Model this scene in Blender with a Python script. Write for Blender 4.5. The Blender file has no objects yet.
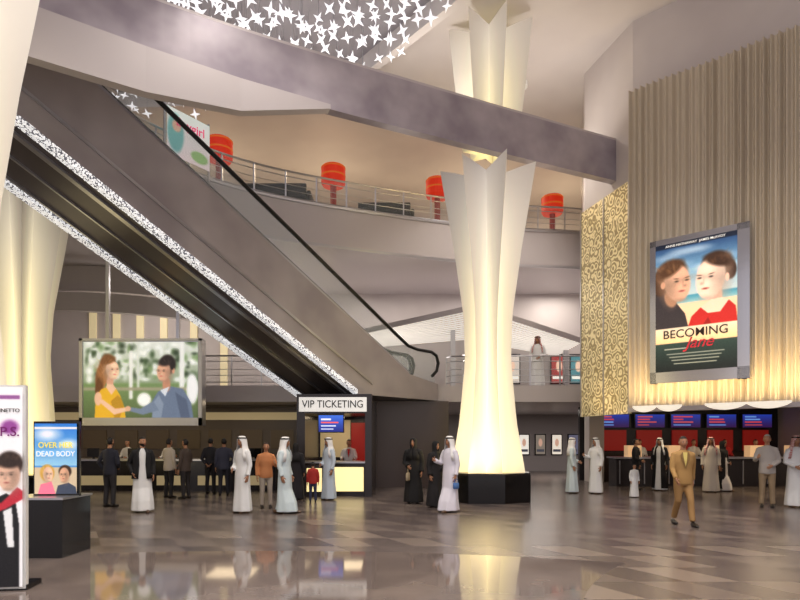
import bpy, math, random
import numpy as np
from mathutils import Vector, Matrix
random.seed(7)
rng=np.random.default_rng(3)
S=bpy.context.scene
try:
    S.view_settings.view_transform='Standard'
    S.view_settings.look='None'
except Exception: pass

# ------------------------------------------------------------------ helpers
def l1(c):
    c=c/255.0
    return c/12.92 if c<=0.04045 else ((c+0.055)/1.055)**2.4
def lin(c): return (l1(c[0]),l1(c[1]),l1(c[2]),1.0)

def mat(name,col,rough=0.6,metal=0.0,emis=None,es=0.0,alpha=1.0,spec=None):
    m=bpy.data.materials.new(name); m.use_nodes=True
    b=m.node_tree.nodes['Principled BSDF']
    b.inputs['Base Color'].default_value=lin(col)
    b.inputs['Roughness'].default_value=rough
    b.inputs['Metallic'].default_value=metal
    if emis is not None:
        b.inputs['Emission Color'].default_value=lin(emis)
        b.inputs['Emission Strength'].default_value=es
    b.inputs['Alpha'].default_value=alpha
    if spec is not None: b.inputs['Specular IOR Level'].default_value=spec
    return m

class NT:
    def __init__(s,m): s.t=m.node_tree; s.n=s.t.nodes; s.b=s.n['Principled BSDF']
    def node(s,typ,**k):
        n=s.n.new(typ)
        for a,v in k.items(): setattr(n,a,v)
        return n
    def put(s,sock,v):
        if hasattr(v,'is_output') or isinstance(v,bpy.types.NodeSocket): s.t.links.new(v,sock)
        else: sock.default_value=v
    def math(s,op,a,b=0.0,c=0.0):
        n=s.node('ShaderNodeMath',operation=op)
        s.put(n.inputs[0],a); s.put(n.inputs[1],b)
        if op in('MULTIPLY_ADD',): s.put(n.inputs[2],c)
        return n.outputs[0]
    def pos(s):
        g=s.node('ShaderNodeNewGeometry'); x=s.node('ShaderNodeSeparateXYZ')
        s.t.links.new(g.outputs['Position'],x.inputs[0]); return g.outputs['Position'],x.outputs
    def obj(s,which='Object'):
        g=s.node('ShaderNodeTexCoord'); x=s.node('ShaderNodeSeparateXYZ')
        s.t.links.new(g.outputs[which],x.inputs[0]); return g.outputs[which],x.outputs
    def ramp(s,fac,stops,interp='LINEAR'):
        r=s.node('ShaderNodeValToRGB'); e=r.color_ramp.elements; r.color_ramp.interpolation=interp
        while len(e)<len(stops): e.new(0.5)
        for i,(p,c) in enumerate(stops): e[i].position=p; e[i].color=lin(c)
        s.put(r.inputs[0],fac); return r.outputs[0]
    def mix(s,f,a,b):
        n=s.node('ShaderNodeMix',data_type='RGBA')
        s.put(n.inputs[0],f); s.put(n.inputs[6],a); s.put(n.inputs[7],b); return n.outputs[2]

class MB:
    def __init__(s): s.v=[];s.f=[];s.m=[]
    def add(s,vs,fs,m=0):
        o=len(s.v); s.v+= [tuple(v) for v in vs]; s.f+=[[i+o for i in f] for f in fs]; s.m+=[m]*len(fs)
    def box(s,x0,x1,y0,y1,z0,z1,m=0):
        s.add([(x0,y0,z0),(x1,y0,z0),(x1,y1,z0),(x0,y1,z0),(x0,y0,z1),(x1,y0,z1),(x1,y1,z1),(x0,y1,z1)],
          [(0,3,2,1),(4,5,6,7),(0,1,5,4),(1,2,6,5),(2,3,7,6),(3,0,4,7)],m)
    def obox(s,o,a,b,c,m=0):
        o,a,b,c=map(Vector,(o,a,b,c))
        s.add([o,o+a,o+a+b,o+b,o+c,o+a+c,o+a+b+c,o+b+c],
          [(0,3,2,1),(4,5,6,7),(0,1,5,4),(1,2,6,5),(2,3,7,6),(3,0,4,7)],m)
    def prism(s,poly,z0,z1,m=0):
        n=len(poly); vs=[(x,y,z0) for x,y in poly]+[(x,y,z1) for x,y in poly]
        s.add(vs,[list(range(n))[::-1],list(range(n,2*n))]+[(i,(i+1)%n,n+(i+1)%n,n+i) for i in range(n)],m)
    def strip(s,pts,z0,z1,th,m=0):
        P=[Vector((x,y)) for x,y in pts]; off=[]
        for i in range(len(P)):
            t=(P[min(i+1,len(P)-1)]-P[max(i-1,0)]).normalized(); off.append(P[i]+Vector((-t.y,t.x))*th)
        for i in range(len(P)-1):
            a,b,c,d=P[i],P[i+1],off[i+1],off[i]
            s.prism([tuple(a),tuple(b),tuple(c),tuple(d)],z0,z1,m)
    def tube(s,pts,rad,n=10,m=0,ref=(0,1,0),rip=None):
        P=[Vector(p) for p in pts]; ref=Vector(ref); vs=[];fs=[]; u=None
        for i,p in enumerate(P):
            t=(P[min(i+1,len(P)-1)]-P[max(i-1,0)]).normalized()
            if u is None:
                u=ref.cross(t)
                if u.length<0.05: u=Vector((1,0,0)).cross(t)
            u=(u-t*u.dot(t)).normalized(); w=t.cross(u)
            r=rad[i] if isinstance(rad,(list,tuple)) else rad
            rx,ry=(r if isinstance(r,(list,tuple)) else (r,r))
            for k in range(n):
                a=2*math.pi*k/n; g=1.0
                if rip: g=1+rip[i]*math.cos(7*a+i*.15)+rip[i]*.6*math.cos(4*a+1)
                vs.append(p+u*(rx*g*math.cos(a))+w*(ry*g*math.sin(a)))
        for i in range(len(P)-1):
            for k in range(n):
                k2=(k+1)%n; fs.append((i*n+k,i*n+k2,(i+1)*n+k2,(i+1)*n+k))
        fs.append(list(range(n))[::-1]); fs.append([ (len(P)-1)*n+k for k in range(n)])
        s.add(vs,fs,m)
    def ell(s,c,r,n=12,k=8,m=0,fn=None,keep=None):
        vs=[];fs=[]; un=[]
        for j in range(k+1):
            ph=-math.pi/2+math.pi*j/k
            for i in range(n):
                a=2*math.pi*i/n; q=(math.cos(ph)*math.cos(a),math.cos(ph)*math.sin(a),math.sin(ph)); un.append(q)
                p=(q[0]*r[0],q[1]*r[1],q[2]*r[2])
                if fn: p=fn(q,p)
                vs.append((c[0]+p[0],c[1]+p[1],c[2]+p[2]))
        for j in range(k):
            for i in range(n):
                i2=(i+1)%n; f=(j*n+i,j*n+i2,(j+1)*n+i2,(j+1)*n+i)
                if keep:
                    q=[sum(un[x][d] for x in f)/4 for d in range(3)]
                    if not keep(q): continue
                fs.append(f)
        s.add(vs,fs,m)
    def obj(s,name,mats,parent=None,smooth=False):
        me=bpy.data.meshes.new(name)
        me.from_pydata(s.v,[],s.f)
        for a in (mats if isinstance(mats,(list,tuple)) else [mats]): me.materials.append(a)
        me.polygons.foreach_set('material_index',s.m)
        if smooth: me.polygons.foreach_set('use_smooth',[True]*len(me.polygons))
        me.update()
        o=bpy.data.objects.new(name,me); S.collection.objects.link(o)
        if parent:
            o.parent=parent
            if 'pinv' in parent: o.matrix_parent_inverse=Matrix.Translation(parent.location).inverted()
        return o

def grp(name,loc):
    e=bpy.data.objects.new(name,None); e.location=loc; e.empty_display_size=.3; S.collection.objects.link(e); e['pinv']=1; return e

def catmull(P,n=8):
    P=[Vector(p) for p in P]; out=[]
    Q=[P[0]*2-P[1]]+P+[P[-1]*2-P[-2]]
    for i in range(1,len(Q)-2):
        a,b,c,d=Q[i-1:i+3]
        for k in range(n):
            t=k/n; out.append(tuple(0.5*((2*b)+(c-a)*t+(2*a-5*b+4*c-d)*t*t+(3*b-a-3*c+d)*t**3)))
    out.append(tuple(P[-1])); return out

# ---------------- painted flat pictures (vertex colour)
class Canvas:
    def __init__(s,w,h,c):
        s.w,s.h=w,h; s.a=np.zeros((h,w,3))+np.array(c,float)
        s.U,s.V=np.meshgrid((np.arange(w)+.5)/w,(np.arange(h)+.5)/h)
    def bl(s,m,c): m=m[...,None]; s.a=s.a*(1-m)+np.array(c,float)*m
    def grad(s,c0,c1,v0=0,v1=1):
        t=np.clip((s.V-v0)/(v1-v0),0,1)[...,None]; m=((s.V>=v0)&(s.V<=v1))[...,None]
        s.a=np.where(m,np.array(c0,float)*(1-t)+np.array(c1,float)*t,s.a)
    def rect(s,u0,v0,u1,v1,c): s.bl(((s.U>=u0)&(s.U<=u1)&(s.V>=v0)&(s.V<=v1)).astype(float),c)
    def ell(s,cu,cv,ru,rv,c,rot=0,soft=.12,k=1.0):
        asp=s.h/s.w; x=(s.U-cu); y=(s.V-cv)*asp; a=math.radians(rot)
        X=x*math.cos(a)+y*math.sin(a); Y=-x*math.sin(a)+y*math.cos(a)
        d=np.sqrt((X/ru)**2+(Y/(rv*asp))**2); s.bl(k*np.clip((1+soft-d)/(2*soft),0,1),c)
    def poly(s,pts,c):
        ins=np.zeros(s.U.shape,bool); n=len(pts)
        for i in range(n):
            x1,y1=pts[i]; x2,y2=pts[(i+1)%n]
            if y1==y2: continue
            cond=((s.V<y1)!=(s.V<y2))&(s.U<(x2-x1)*(s.V-y1)/(y2-y1)+x1); ins^=cond
        s.bl(ins.astype(float),c)
    def blur(s,n=1):
        for _ in range(n):
            p=np.pad(s.a,((1,1),(1,1),(0,0)),'edge')
            s.a=(p[:-2,1:-1]+p[2:,1:-1]+p[1:-1,:-2]+p[1:-1,2:]+2*p[1:-1,1:-1])/6
    def noise(s,amp): s.a+=rng.normal(0,amp,(s.h,s.w,1))
    def strands(s,cu,cv,ru,rv,c,n=30,rot=0):
        for _ in range(n):
            a=random.uniform(0,6.28); q=random.uniform(.2,.85)
            s.ell(cu+ru*q*math.cos(a),cv+rv*q*math.sin(a),ru*.08,rv*.35,c,rot+40*math.cos(a),.9,.35)
    def face(s,cu,cv,r,skin,hair,turn=0,rot=0):
        rv=r*s.w/s.h*1.35
        s.ell(cu,cv,r*.96,rv,skin,rot,.08); k=turn*r*.35
        s.ell(cu+turn*r*.12,cv+rv*.4,r*.7,rv*.62,skin,rot,.12)
        sh=tuple(x*.7 for x in skin)
        s.ell(cu-turn*r*.75,cv+rv*.2,r*.5,rv*.8,sh,rot,.8,.75)
        s.ell(cu+k*.6,cv-rv*.02,r*.7,rv*.14,sh,rot,.9,.5)
        s.ell(cu+turn*r*.4,cv+rv*.28,r*.28,rv*.2,tuple(min(255,x*1.08) for x in skin),0,.9,.8)
        s.ell(cu+turn*r*.3,cv-rv*.5,r*.4,rv*.2,tuple(min(255,x*1.05) for x in skin),0,.9,.8)
        dk=tuple(x*.25 for x in skin)
        for e in(-1,1):
            s.ell(cu+k+e*r*.38,cv-rv*.04,r*.13,rv*.04,dk,0,.6)
            s.ell(cu+k+e*r*.4,cv-rv*.18,r*.18,rv*.025,hair,-e*8,.6,.75)
        s.ell(cu+k*1.7,cv+rv*.24,r*.12,rv*.07,sh,0,.8,.8)
        s.ell(cu+k*1.5-turn*r*.08,cv+rv*.1,r*.05,rv*.18,sh,0,.9,.5)
        s.ell(cu+k,cv+rv*.5,r*.22,rv*.05,(160,80,74),0,.6)
        s.ell(cu+k*.7,cv+rv*.97,r*.4,rv*.1,sh,0,.9,.6)
_attr={}
def art_mat(es,rough=.35):
    k=es
    if k in _attr: return _attr[k]
    m=mat('printed_picture_%d'%len(_attr),(255,255,255),rough); n=NT(m)
    a=n.node('ShaderNodeAttribute',attribute_name='Col'); n.t.links.new(a.outputs['Color'],n.b.inputs['Base Color'])
    n.t.links.new(a.outputs['Color'],n.b.inputs['Emission Color']); n.b.inputs['Emission Strength'].default_value=es
    _attr[k]=m; return m
def art(name,cv,center,xd,w,h,parent=None,es=.8):
    c=Vector(center); xd=Vector(xd).normalized(); H,W=cv.h,cv.w
    vs=[];fs=[]
    for j in range(H):
        for i in range(W): vs.append(tuple(c+xd*((i/(W-1)-.5)*w)+Vector((0,0,(.5-j/(H-1))*h))))
    for j in range(H-1):
        for i in range(W-1): a=j*W+i; fs.append((a,a+W,a+W+1,a+1))
    me=bpy.data.meshes.new(name); me.from_pydata(vs,[],fs); me.materials.append(art_mat(es))
    col=np.clip(cv.a,0,255)/255.0; col=np.where(col<=.04045,col/12.92,((col+.055)/1.055)**2.4)
    ca=me.color_attributes.new('Col','FLOAT_COLOR','POINT'); buf=np.ones((H*W,4)); buf[:,:3]=col.reshape(-1,3); ca.data.foreach_set('color',buf.ravel())
    me.update(); o=bpy.data.objects.new(name,me); S.collection.objects.link(o)
    if parent: o.parent=parent; o.matrix_parent_inverse=Matrix.Translation(parent.location).inverted()
    return o
def text(name,body,center,xd,size,m,parent=None,xs=1.0,italic=0):
    cu=bpy.data.curves.new(name,'FONT'); cu.body=body; cu.size=size; cu.align_x='CENTER'; cu.align_y='CENTER'; cu.extrude=.003; cu.shear=italic
    cu.offset=size*.006
    cu.materials.append(m); o=bpy.data.objects.new(name,cu); S.collection.objects.link(o)
    xd=Vector(xd).normalized(); n=xd.cross(Vector((0,0,1))).normalized()
    Mx=Matrix((( xd.x*xs,0,n.x,center[0]),(xd.y*xs,0,n.y,center[1]),(xd.z,1,n.z,center[2]),(0,0,0,1)))
    if parent: o.parent=parent; o.matrix_parent_inverse=Matrix.Translation(parent.location).inverted()
    o.matrix_basis=Mx
    return o

# ------------------------------------------------------------------ materials
M={}
M['plaster']=mat('plaster_lilac_grey',(196,190,196),.55)
M['ceil']=mat('ceiling_paint',(205,198,198),.5)
M['dark']=mat('dark_lacquer',(34,30,34),.25)
M['black']=mat('black_gloss',(14,13,15),.12)
M['steel']=mat('brushed_steel',(190,190,195),.28,.9)
M['beam']=mat('satin_beam_metal',(128,118,136),.3,.2)
M['beamlt']=mat('satin_light_metal',(194,188,190),.4,.1)
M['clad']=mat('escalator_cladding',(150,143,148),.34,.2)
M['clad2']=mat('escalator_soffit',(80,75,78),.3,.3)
M['glass']=mat('railing_glass',(200,215,220),.05,0,alpha=.16)
M['rubber']=mat('handrail_rubber',(10,10,11),.3)
M['white']=mat('white_enamel',(235,235,232),.4)
M['red']=mat('red_backlit_panel',(120,22,18),.4,0,(200,35,25),.2)
M['redshade']=mat('red_lamp_shade',(160,30,12),.5,0,(225,48,16),.5)
M['warmglow']=mat('warm_backlit_panel',(240,225,175),.5,0,(255,232,165),.9)
M['warmniche']=mat('warm_niche_panel',(225,214,180),.5,0,(255,232,175),.3)
M['warmdim']=mat('warm_dim_panel',(190,172,136),.5,0,(240,215,160),.2)
M['wallgd']=mat('wall_ground_grey',(150,142,144),.5)
M['sofa']=mat('sofa_leather',(36,32,36),.45)

def noisy(m,scale,c0,c1,lo=.35,hi=.65,detail=3):
    n=NT(m); p,_=n.pos(); t=n.node('ShaderNodeTexNoise'); t.inputs['Scale'].default_value=scale; t.inputs['Detail'].default_value=detail
    n.t.links.new(p,t.inputs['Vector']); r=n.ramp(t.outputs['Fac'],[(lo,c0),(hi,c1)]); n.t.links.new(r,n.b.inputs['Base Color']); return n,t
noisy(M['plaster'],.35,(190,182,182),(206,199,197))
noisy(M['ceil'],.3,(204,197,196),(218,212,209))
noisy(M['beam'],.9,(146,138,150),(182,175,184))  # cloudy tones paint smudgy reflections into the beam colour
noisy(M['clad'],.5,(154,147,150),(184,178,179))

m=mat('sparkle_strip',(240,240,240),.3); n=NT(m); p,_=n.pos()
t=n.node('ShaderNodeTexVoronoi'); t.inputs['Scale'].default_value=28; n.t.links.new(p,t.inputs['Vector'])
r=n.ramp(t.outputs['Distance'],[(.34,(255,255,255)),(.68,(84,84,92))]); n.t.links.new(r,n.b.inputs['Base Color']); n.t.links.new(r,n.b.inputs['Emission Color']); n.b.inputs['Emission Strength'].default_value=.9
M['spark']=m

# floor
m=mat('lobby_floor_stone',(120,108,110),.15); n=NT(m); p,xyz=n.pos(); X,Y=xyz[0],xyz[1]
u=n.math('MULTIPLY_ADD',Y,.9,n.math('MULTIPLY',X,1.6)); v=n.math('MULTIPLY',Y,1.25)
fu=n.math('FLOOR',u); fv=n.math('FLOOR',v)
cb=n.node('ShaderNodeCombineXYZ'); n.put(cb.inputs[0],fu); n.put(cb.inputs[1],fv)
wn=n.node('ShaderNodeTexWhiteNoise',noise_dimensions='2D'); n.t.links.new(cb.outputs[0],wn.inputs[0])
par=n.math('MODULO',n.math('ABSOLUTE',n.math('ADD',fu,fv)),2.0)
tn=n.node('ShaderNodeTexNoise'); tn.inputs['Scale'].default_value=1.4; tn.inputs['Detail'].default_value=6; n.t.links.new(p,tn.inputs['Vector'])
val=n.math('ADD',n.math('ADD',n.math('MULTIPLY',wn.outputs[0],.45),n.math('MULTIPLY',par,.35)),n.math('MULTIPLY',tn.outputs['Fac'],.2))
mos=n.ramp(val,[(.05,(74,66,67)),(.5,(100,90,87)),(.95,(132,120,112))])
def dist(cx,cy):
    a=n.math('SUBTRACT',X,cx); b=n.math('SUBTRACT',Y,cy)
    return n.math('SQRT',n.math('ADD',n.math('MULTIPLY',a,a),n.math('MULTIPLY',b,b)))
inb=n.math('MULTIPLY',n.math('GREATER_THAN',dist(8,4),6.5),n.math('LESS_THAN',dist(-2,-6),15.2))
stone=n.ramp(tn.outputs['Fac'],[(.3,(100,90,87)),(.7,(124,112,106))])
n.t.links.new(n.mix(inb,mos,stone),n.b.inputs['Base Color'])
rg=n.math('MULTIPLY_ADD',inb,-.19,.25); n.t.links.new(rg,n.b.inputs['Roughness'])
sp=n.math('MULTIPLY_ADD',inb,.25,.35); n.t.links.new(sp,n.b.inputs['Specular IOR Level'])
M['floor']=m

# gold lace wall
m=mat('gold_lace_panel',(190,160,90),.35,.3); n=NT(m); p,xyz=n.pos()
t0=n.node('ShaderNodeTexNoise'); t0.inputs['Scale'].default_value=5; n.t.links.new(p,t0.inputs['Vector'])
mx=n.node('ShaderNodeMix',data_type='VECTOR'); mx.inputs[0].default_value=.1; n.t.links.new(p,mx.inputs[4]); n.t.links.new(t0.outputs['Color'],mx.inputs[5])
t=n.node('ShaderNodeTexVoronoi'); t.inputs['Scale'].default_value=4.0; n.t.links.new(mx.outputs[1],t.inputs['Vector'])
sn=n.math('SINE',n.math('MULTIPLY',t.outputs['Distance'],20.0)); f=n.math('MULTIPLY_ADD',sn,.5,.5)
r=n.ramp(f,[(.1,(150,132,92)),(.5,(192,174,126)),(.85,(230,216,172))])
n.t.links.new(r,n.b.inputs['Base Color']); n.t.links.new(r,n.b.inputs['Emission Color']); n.b.inputs['Emission Strength'].default_value=.2
M['gold']=m
M['pleat']=mat('pleated_metal_drape',(206,196,178),.36,.2)
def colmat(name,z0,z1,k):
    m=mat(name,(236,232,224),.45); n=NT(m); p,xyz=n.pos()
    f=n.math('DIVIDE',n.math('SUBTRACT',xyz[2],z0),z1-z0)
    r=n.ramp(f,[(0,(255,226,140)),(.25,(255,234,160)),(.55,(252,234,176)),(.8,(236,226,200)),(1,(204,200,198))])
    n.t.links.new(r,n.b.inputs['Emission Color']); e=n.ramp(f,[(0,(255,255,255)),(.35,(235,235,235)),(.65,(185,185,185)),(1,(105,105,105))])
    a=n.node('ShaderNodeAttribute',attribute_name='Fold')  # fold shading put into the emission: valleys bright, ridges dim
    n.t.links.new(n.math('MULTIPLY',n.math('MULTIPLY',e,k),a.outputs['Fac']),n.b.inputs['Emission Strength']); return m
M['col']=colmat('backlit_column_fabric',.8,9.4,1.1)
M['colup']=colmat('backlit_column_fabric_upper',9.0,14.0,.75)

# ------------------------------------------------------------------ shell
b=MB(); b.box(-18,16,-3,33,-.1,0); b.obj('floor',M['floor'])
b=MB(); b.box(-18,16,-3,33,13.6,13.8); b.obj('ceiling',M['ceil'])
b=MB(); b.box(-18,16,33,33.2,0,13.6); b.obj('wall_back',M['wallgd'])
b=MB(); b.box(-18.2,-18,-3,33.2,0,13.6); b.obj('wall_left',M['plaster'])
b=MB(); b.box(16,16.2,-3,33.2,0,13.6); b.obj('wall_right',M['plaster'])
b=MB(); b.box(-18,16,22,33,3.1,3.7); b.obj('mezzanine_floor',M['beamlt'])
b=MB(); b.box(-18,16,28,28.2,3.7,8.5); b.obj('wall_mezzanine',M['plaster'])
front=catmull([(-8.3,15.2),(-6.97,17.8),(-4.5,20.07),(0,22.1),(3.88,23.3),(7.14,23.8),(7.6,24.6)],8)
poly=front+[(16,24.6),(16,33),(-18,33),(-18,7.5),(-15,7.5)]
b=MB(); b.prism(poly,8.5,9.9); b.obj('gallery_floor',M['beamlt'])
b=MB(); b.box(-18,16,31,31.2,9.9,13.6); b.obj('wall_gallery',M['plaster'])
b=MB(); b.strip([(x+.02,y-.03) for x,y in front[:-8]],9.86,9.95,.06); b.strip([(x+.02,y-.03) for x,y in front[:-8]],8.46,8.56,.06); b.obj('trim_gallery_edge',M['steel'])
b=MB(); b.box(-18,-3.1,24,24.15,0,3.1); b.obj('wall_ticket_hall',mat('warm_wall',(150,138,122),.5))
b=MB(); b.box(-.85,1.75,21.6,21.9,0,3.1); b.obj('wall_ticket_side',mat('dark_brown_gloss',(84,72,70),.25))
b=MB(); b.prism([(6.62,17.05),(10.7,13.33),(16,13.33),(16,24.5),(7.4,24.5),(6.0,19.5)],3.1,13.6); b.obj('wall_feature_block',M['plaster'])
b=MB(); b.box(7.6,16,25.4,25.6,0,3.1,0); b.obj('wall_concession',M['dark'])
a=Vector((5.95,19.5,0)); c=Vector((6.57,17,0)); d=c-a
nn=Vector((-d.y,d.x,0)).normalized()*-1
if nn.x>0: nn=-nn
b=MB(); b.obox(a+Vector((0,0,2.45)),d,nn*.08,Vector((0,0,6.6)))
b.obj('trim_gold_lace_panel',M['gold'])
b=MB()
for t_ in (0,.5,.985): b.obox(a+d*t_+nn*.08+Vector((0,0,2.45)),d*.015,nn*.03,Vector((0,0,6.6)))
b.obj('trim_gold_mullions',M['steel'])
fd=Vector((.739,-.674,0)); fn=Vector((-.674,-.739,0)); P0=Vector((6.57,17,0))
b=MB(); N=34; per=10; Lp=5.6; vs=[]
amp=[random.uniform(.05,.11) for _ in range(N+1)]
for i in range(N*per+1):
    s=i/(N*per)*Lp; ph=2*math.pi*i/per; w=amp[i//per]*math.cos(ph)+.02*math.cos(2*ph)+.03*math.sin(s*2.2)
    q=P0+fd*s+fn*(.15+w); vs+= [(q.x,q.y,2.6),(q.x,q.y,7.0),(q.x,q.y,11.5)]
fs=[]
for i in range(N*per):
    for k in range(2): fs.append((i*3+k,i*3+3+k,i*3+4+k,i*3+1+k))
b.add(vs,fs); b.obj('pleated_wall_drape',M['pleat'],smooth=True)
b=MB(); b.obox(P0+fn*.28+Vector((0,0,2.48)),fd*5.6,-fn*.3,Vector((0,0,.12)),0)
b.obox(P0+fn*.02+Vector((0,0,2.6)),fd*5.6,-fn*.1,Vector((0,0,.5)),0)
b.obj('trim_drape_ledge',M['clad'])
b=MB()
for (s0,s1) in [(.15,1.45),(2.0,3.9)]:
    k=20; vs=[];fs=[]
    for i in range(k+1):
        t=i/k; s=s0+(s1-s0)*t; h=.05+.13*abs(math.sin(math.pi*t*2))**.7
        q=P0+fd*s+fn*.34; vs+=[(q.x,q.y,2.64),(q.x,q.y,2.64-h)]
    for i in range(k): fs.append((2*i,2*i+1,2*i+3,2*i+2))
    b.add(vs,fs)
b.obj('scalloped_valance_lamp',mat('valance_white',(240,236,226),.5,0,(255,246,225),.4))

# beams
A=catmull([(-11,8.0),(-6.3,11.25),(-3.3,13.1),(1.5,15.5),(7.2,18.2)],6)
b=MB(); b.strip(A,9.4,10.6,.25); b.obj('ceiling_beam',M['beam'])
b=MB(); b.strip(A,10.6,10.66,.6); b.obj('trim_beam_cap',M['beamlt'])
B=[(-8.6,9.0),(-7.0,10.35),(-5.0,11.8),(-3.4,12.85),(-1.6,13.85)]
b=MB()
hb=[8.35,8.5,8.55,8.75,9.35]
for i in range(4):
    (x0,y0),(x1,y1)=B[i],B[i+1]; o=.22
    vs=[(x0,y0,hb[i]),(x1,y1,hb[i+1]),(x1,y1,9.45),(x0,y0,9.45),(x0-.1,y0+o,hb[i]),(x1-.1,y1+o,hb[i+1]),(x1-.1,y1+o,9.45),(x0-.1,y0+o,9.45)]
    b.add(vs,[(0,1,2,3),(4,7,6,5),(0,4,5,1),(3,2,6,7),(0,3,7,4),(1,5,6,2)])
b.obj('ceiling_bulkhead',M['beamlt'])
b=MB(); b.prism([(2.0,15.0),(-2.2,20.0),(-9.5,20.5),(-12,14),(-9,11),(-4,12)],13.45,13.59); b.obj('trim_ceiling_coffer',mat('coffer_mid_grey',(150,146,152),.4))
b=MB(); b.strip([(2.0,15.0),(-2.2,20.0),(-9.5,20.5)],12.9,13.6,.25); b.obj('trim_coffer_edge',M['ceil'])
def stars(name,region,z0,z1,size):
    b=MB()
    def inside(x,y):
        r=False; n_=len(region)
        for i in range(n_):
            x1,y1=region[i];x2,y2=region[(i+1)%n_]
            if (y<y1)!=(y<y2) and x<(x2-x1)*(y-y1)/(y2-y1)+x1: r=not r
        return r
    xs=[p[0] for p in region]; ys=[p[1] for p in region]; st=.38
    nx=int((max(xs)-min(xs))/st); ny=int((max(ys)-min(ys))/st)
    for i in range(nx):
        for j in range(ny):
            x=min(xs)+(i+.5+random.uniform(-.18,.18))*st; y=min(ys)+(j+.5+random.uniform(-.18,.18))*st
            if not inside(x,y): continue
            z=random.uniform(z0,z1); R=Matrix.Rotation(random.uniform(-.4,.4),3,'Z')@Matrix.Rotation(random.uniform(-1.25,-.35),3,'X')@Matrix.Rotation(random.uniform(-.5,.5),3,'Y')@Matrix.Rotation(random.uniform(0,1.57),3,'Z')
            vs=[];sz=size*random.uniform(.85,1.1)
            for q in range(8):
                r_=sz if q%2==0 else sz*.3; a_=q*math.pi/4; vs.append(Vector((x,y,z))+R@Vector((r_*math.cos(a_),r_*math.sin(a_),0)))
            up=R@Vector((0,0,sz*.16)); c=Vector((x,y,z))
            vs.append(c+up); vs.append(c-up)
            b.add(vs,[(q,(q+1)%8,8) for q in range(8)]+[((q+1)%8,q,9) for q in range(8)],0)
            b.add([(x-.006,y,z),(x+.006,y,z),(x+.006,y,13.45),(x-.006,y,13.45)],[(0,1,2,3)],1)
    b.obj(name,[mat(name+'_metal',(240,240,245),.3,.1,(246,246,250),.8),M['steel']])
stars('star_chandelier',[(1.6,14.8),(-2.3,19.6),(-9.3,20.2),(-11.5,14),(-8.5,11.6),(-4,12.6)],12.4,13.2,.19)

# columns
def star_col(name,x,y,prof,m,zr=.12,npt=7,base=True,inner=.5,rot=.2):
    g=grp(name,(x,y,0)); b=MB(); k=npt*4; fold_shade=[]
    zs=[p[0] for p in prof]; rs=[p[1] for p in prof]; K=26; n_=K+1
    for j in range(n_):
        t=j/K; z=zs[0]+(zs[-1]-zs[0])*t; R=float(np.interp(z,zs,rs))
        for q in range(k):
            a=rot+2*math.pi*q/k; ph=q%4
            ri=R*inner; st=2*math.pi/(npt*2)
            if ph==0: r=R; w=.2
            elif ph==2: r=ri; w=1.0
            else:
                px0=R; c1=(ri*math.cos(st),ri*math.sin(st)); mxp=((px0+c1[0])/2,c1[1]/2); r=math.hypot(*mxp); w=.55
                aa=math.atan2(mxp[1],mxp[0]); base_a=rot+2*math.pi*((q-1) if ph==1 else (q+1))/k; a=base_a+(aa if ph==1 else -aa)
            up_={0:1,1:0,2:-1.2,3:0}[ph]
            b.v.append((x+r*math.cos(a),y+r*math.sin(a),z+zr*t**8*up_)); fold_shade.append(w)
    for j in range(K):
        for q in range(k): b.f.append([j*k+q,j*k+(q+1)%k,(j+1)*k+(q+1)%k,(j+1)*k+q]); b.m.append(0)
    o=b.obj('shaft',m,g); at=o.data.attributes.new('Fold','FLOAT','POINT'); at.data.foreach_set('value',fold_shade)
    if base:
        b=MB(); R0=1.2
        pl=[(x+R0*1.05*math.cos(a)*(1 if i%2==0 else .9),y+R0*math.sin(a)*(1 if i%2==0 else .9)) for i,a in enumerate([rot+2*math.pi*q/16 for q in range(16)])]
        b.prism(pl,0,.74); b.prism([(px_*.99+x*.01,py_*.99+y*.01) for px_,py_ in pl],.74,.8,1)
        b.obj('plinth',[M['black'],M['dark']],g)
    return g
prof=[(.8,1.06),(2.2,.82),(3.9,.66),(5.2,.70),(7,.96),(9.2,1.36)]
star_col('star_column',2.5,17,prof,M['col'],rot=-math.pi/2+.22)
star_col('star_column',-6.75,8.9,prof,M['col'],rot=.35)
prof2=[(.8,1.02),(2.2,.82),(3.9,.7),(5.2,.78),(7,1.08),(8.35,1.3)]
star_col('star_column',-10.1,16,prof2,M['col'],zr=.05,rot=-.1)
star_col('star_column_capital',2.6,17.2,[(9.95,.8),(11.6,1.0),(13.35,1.2)],M['colup'],zr=.12,base=False,rot=-math.pi/2+.22)

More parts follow.
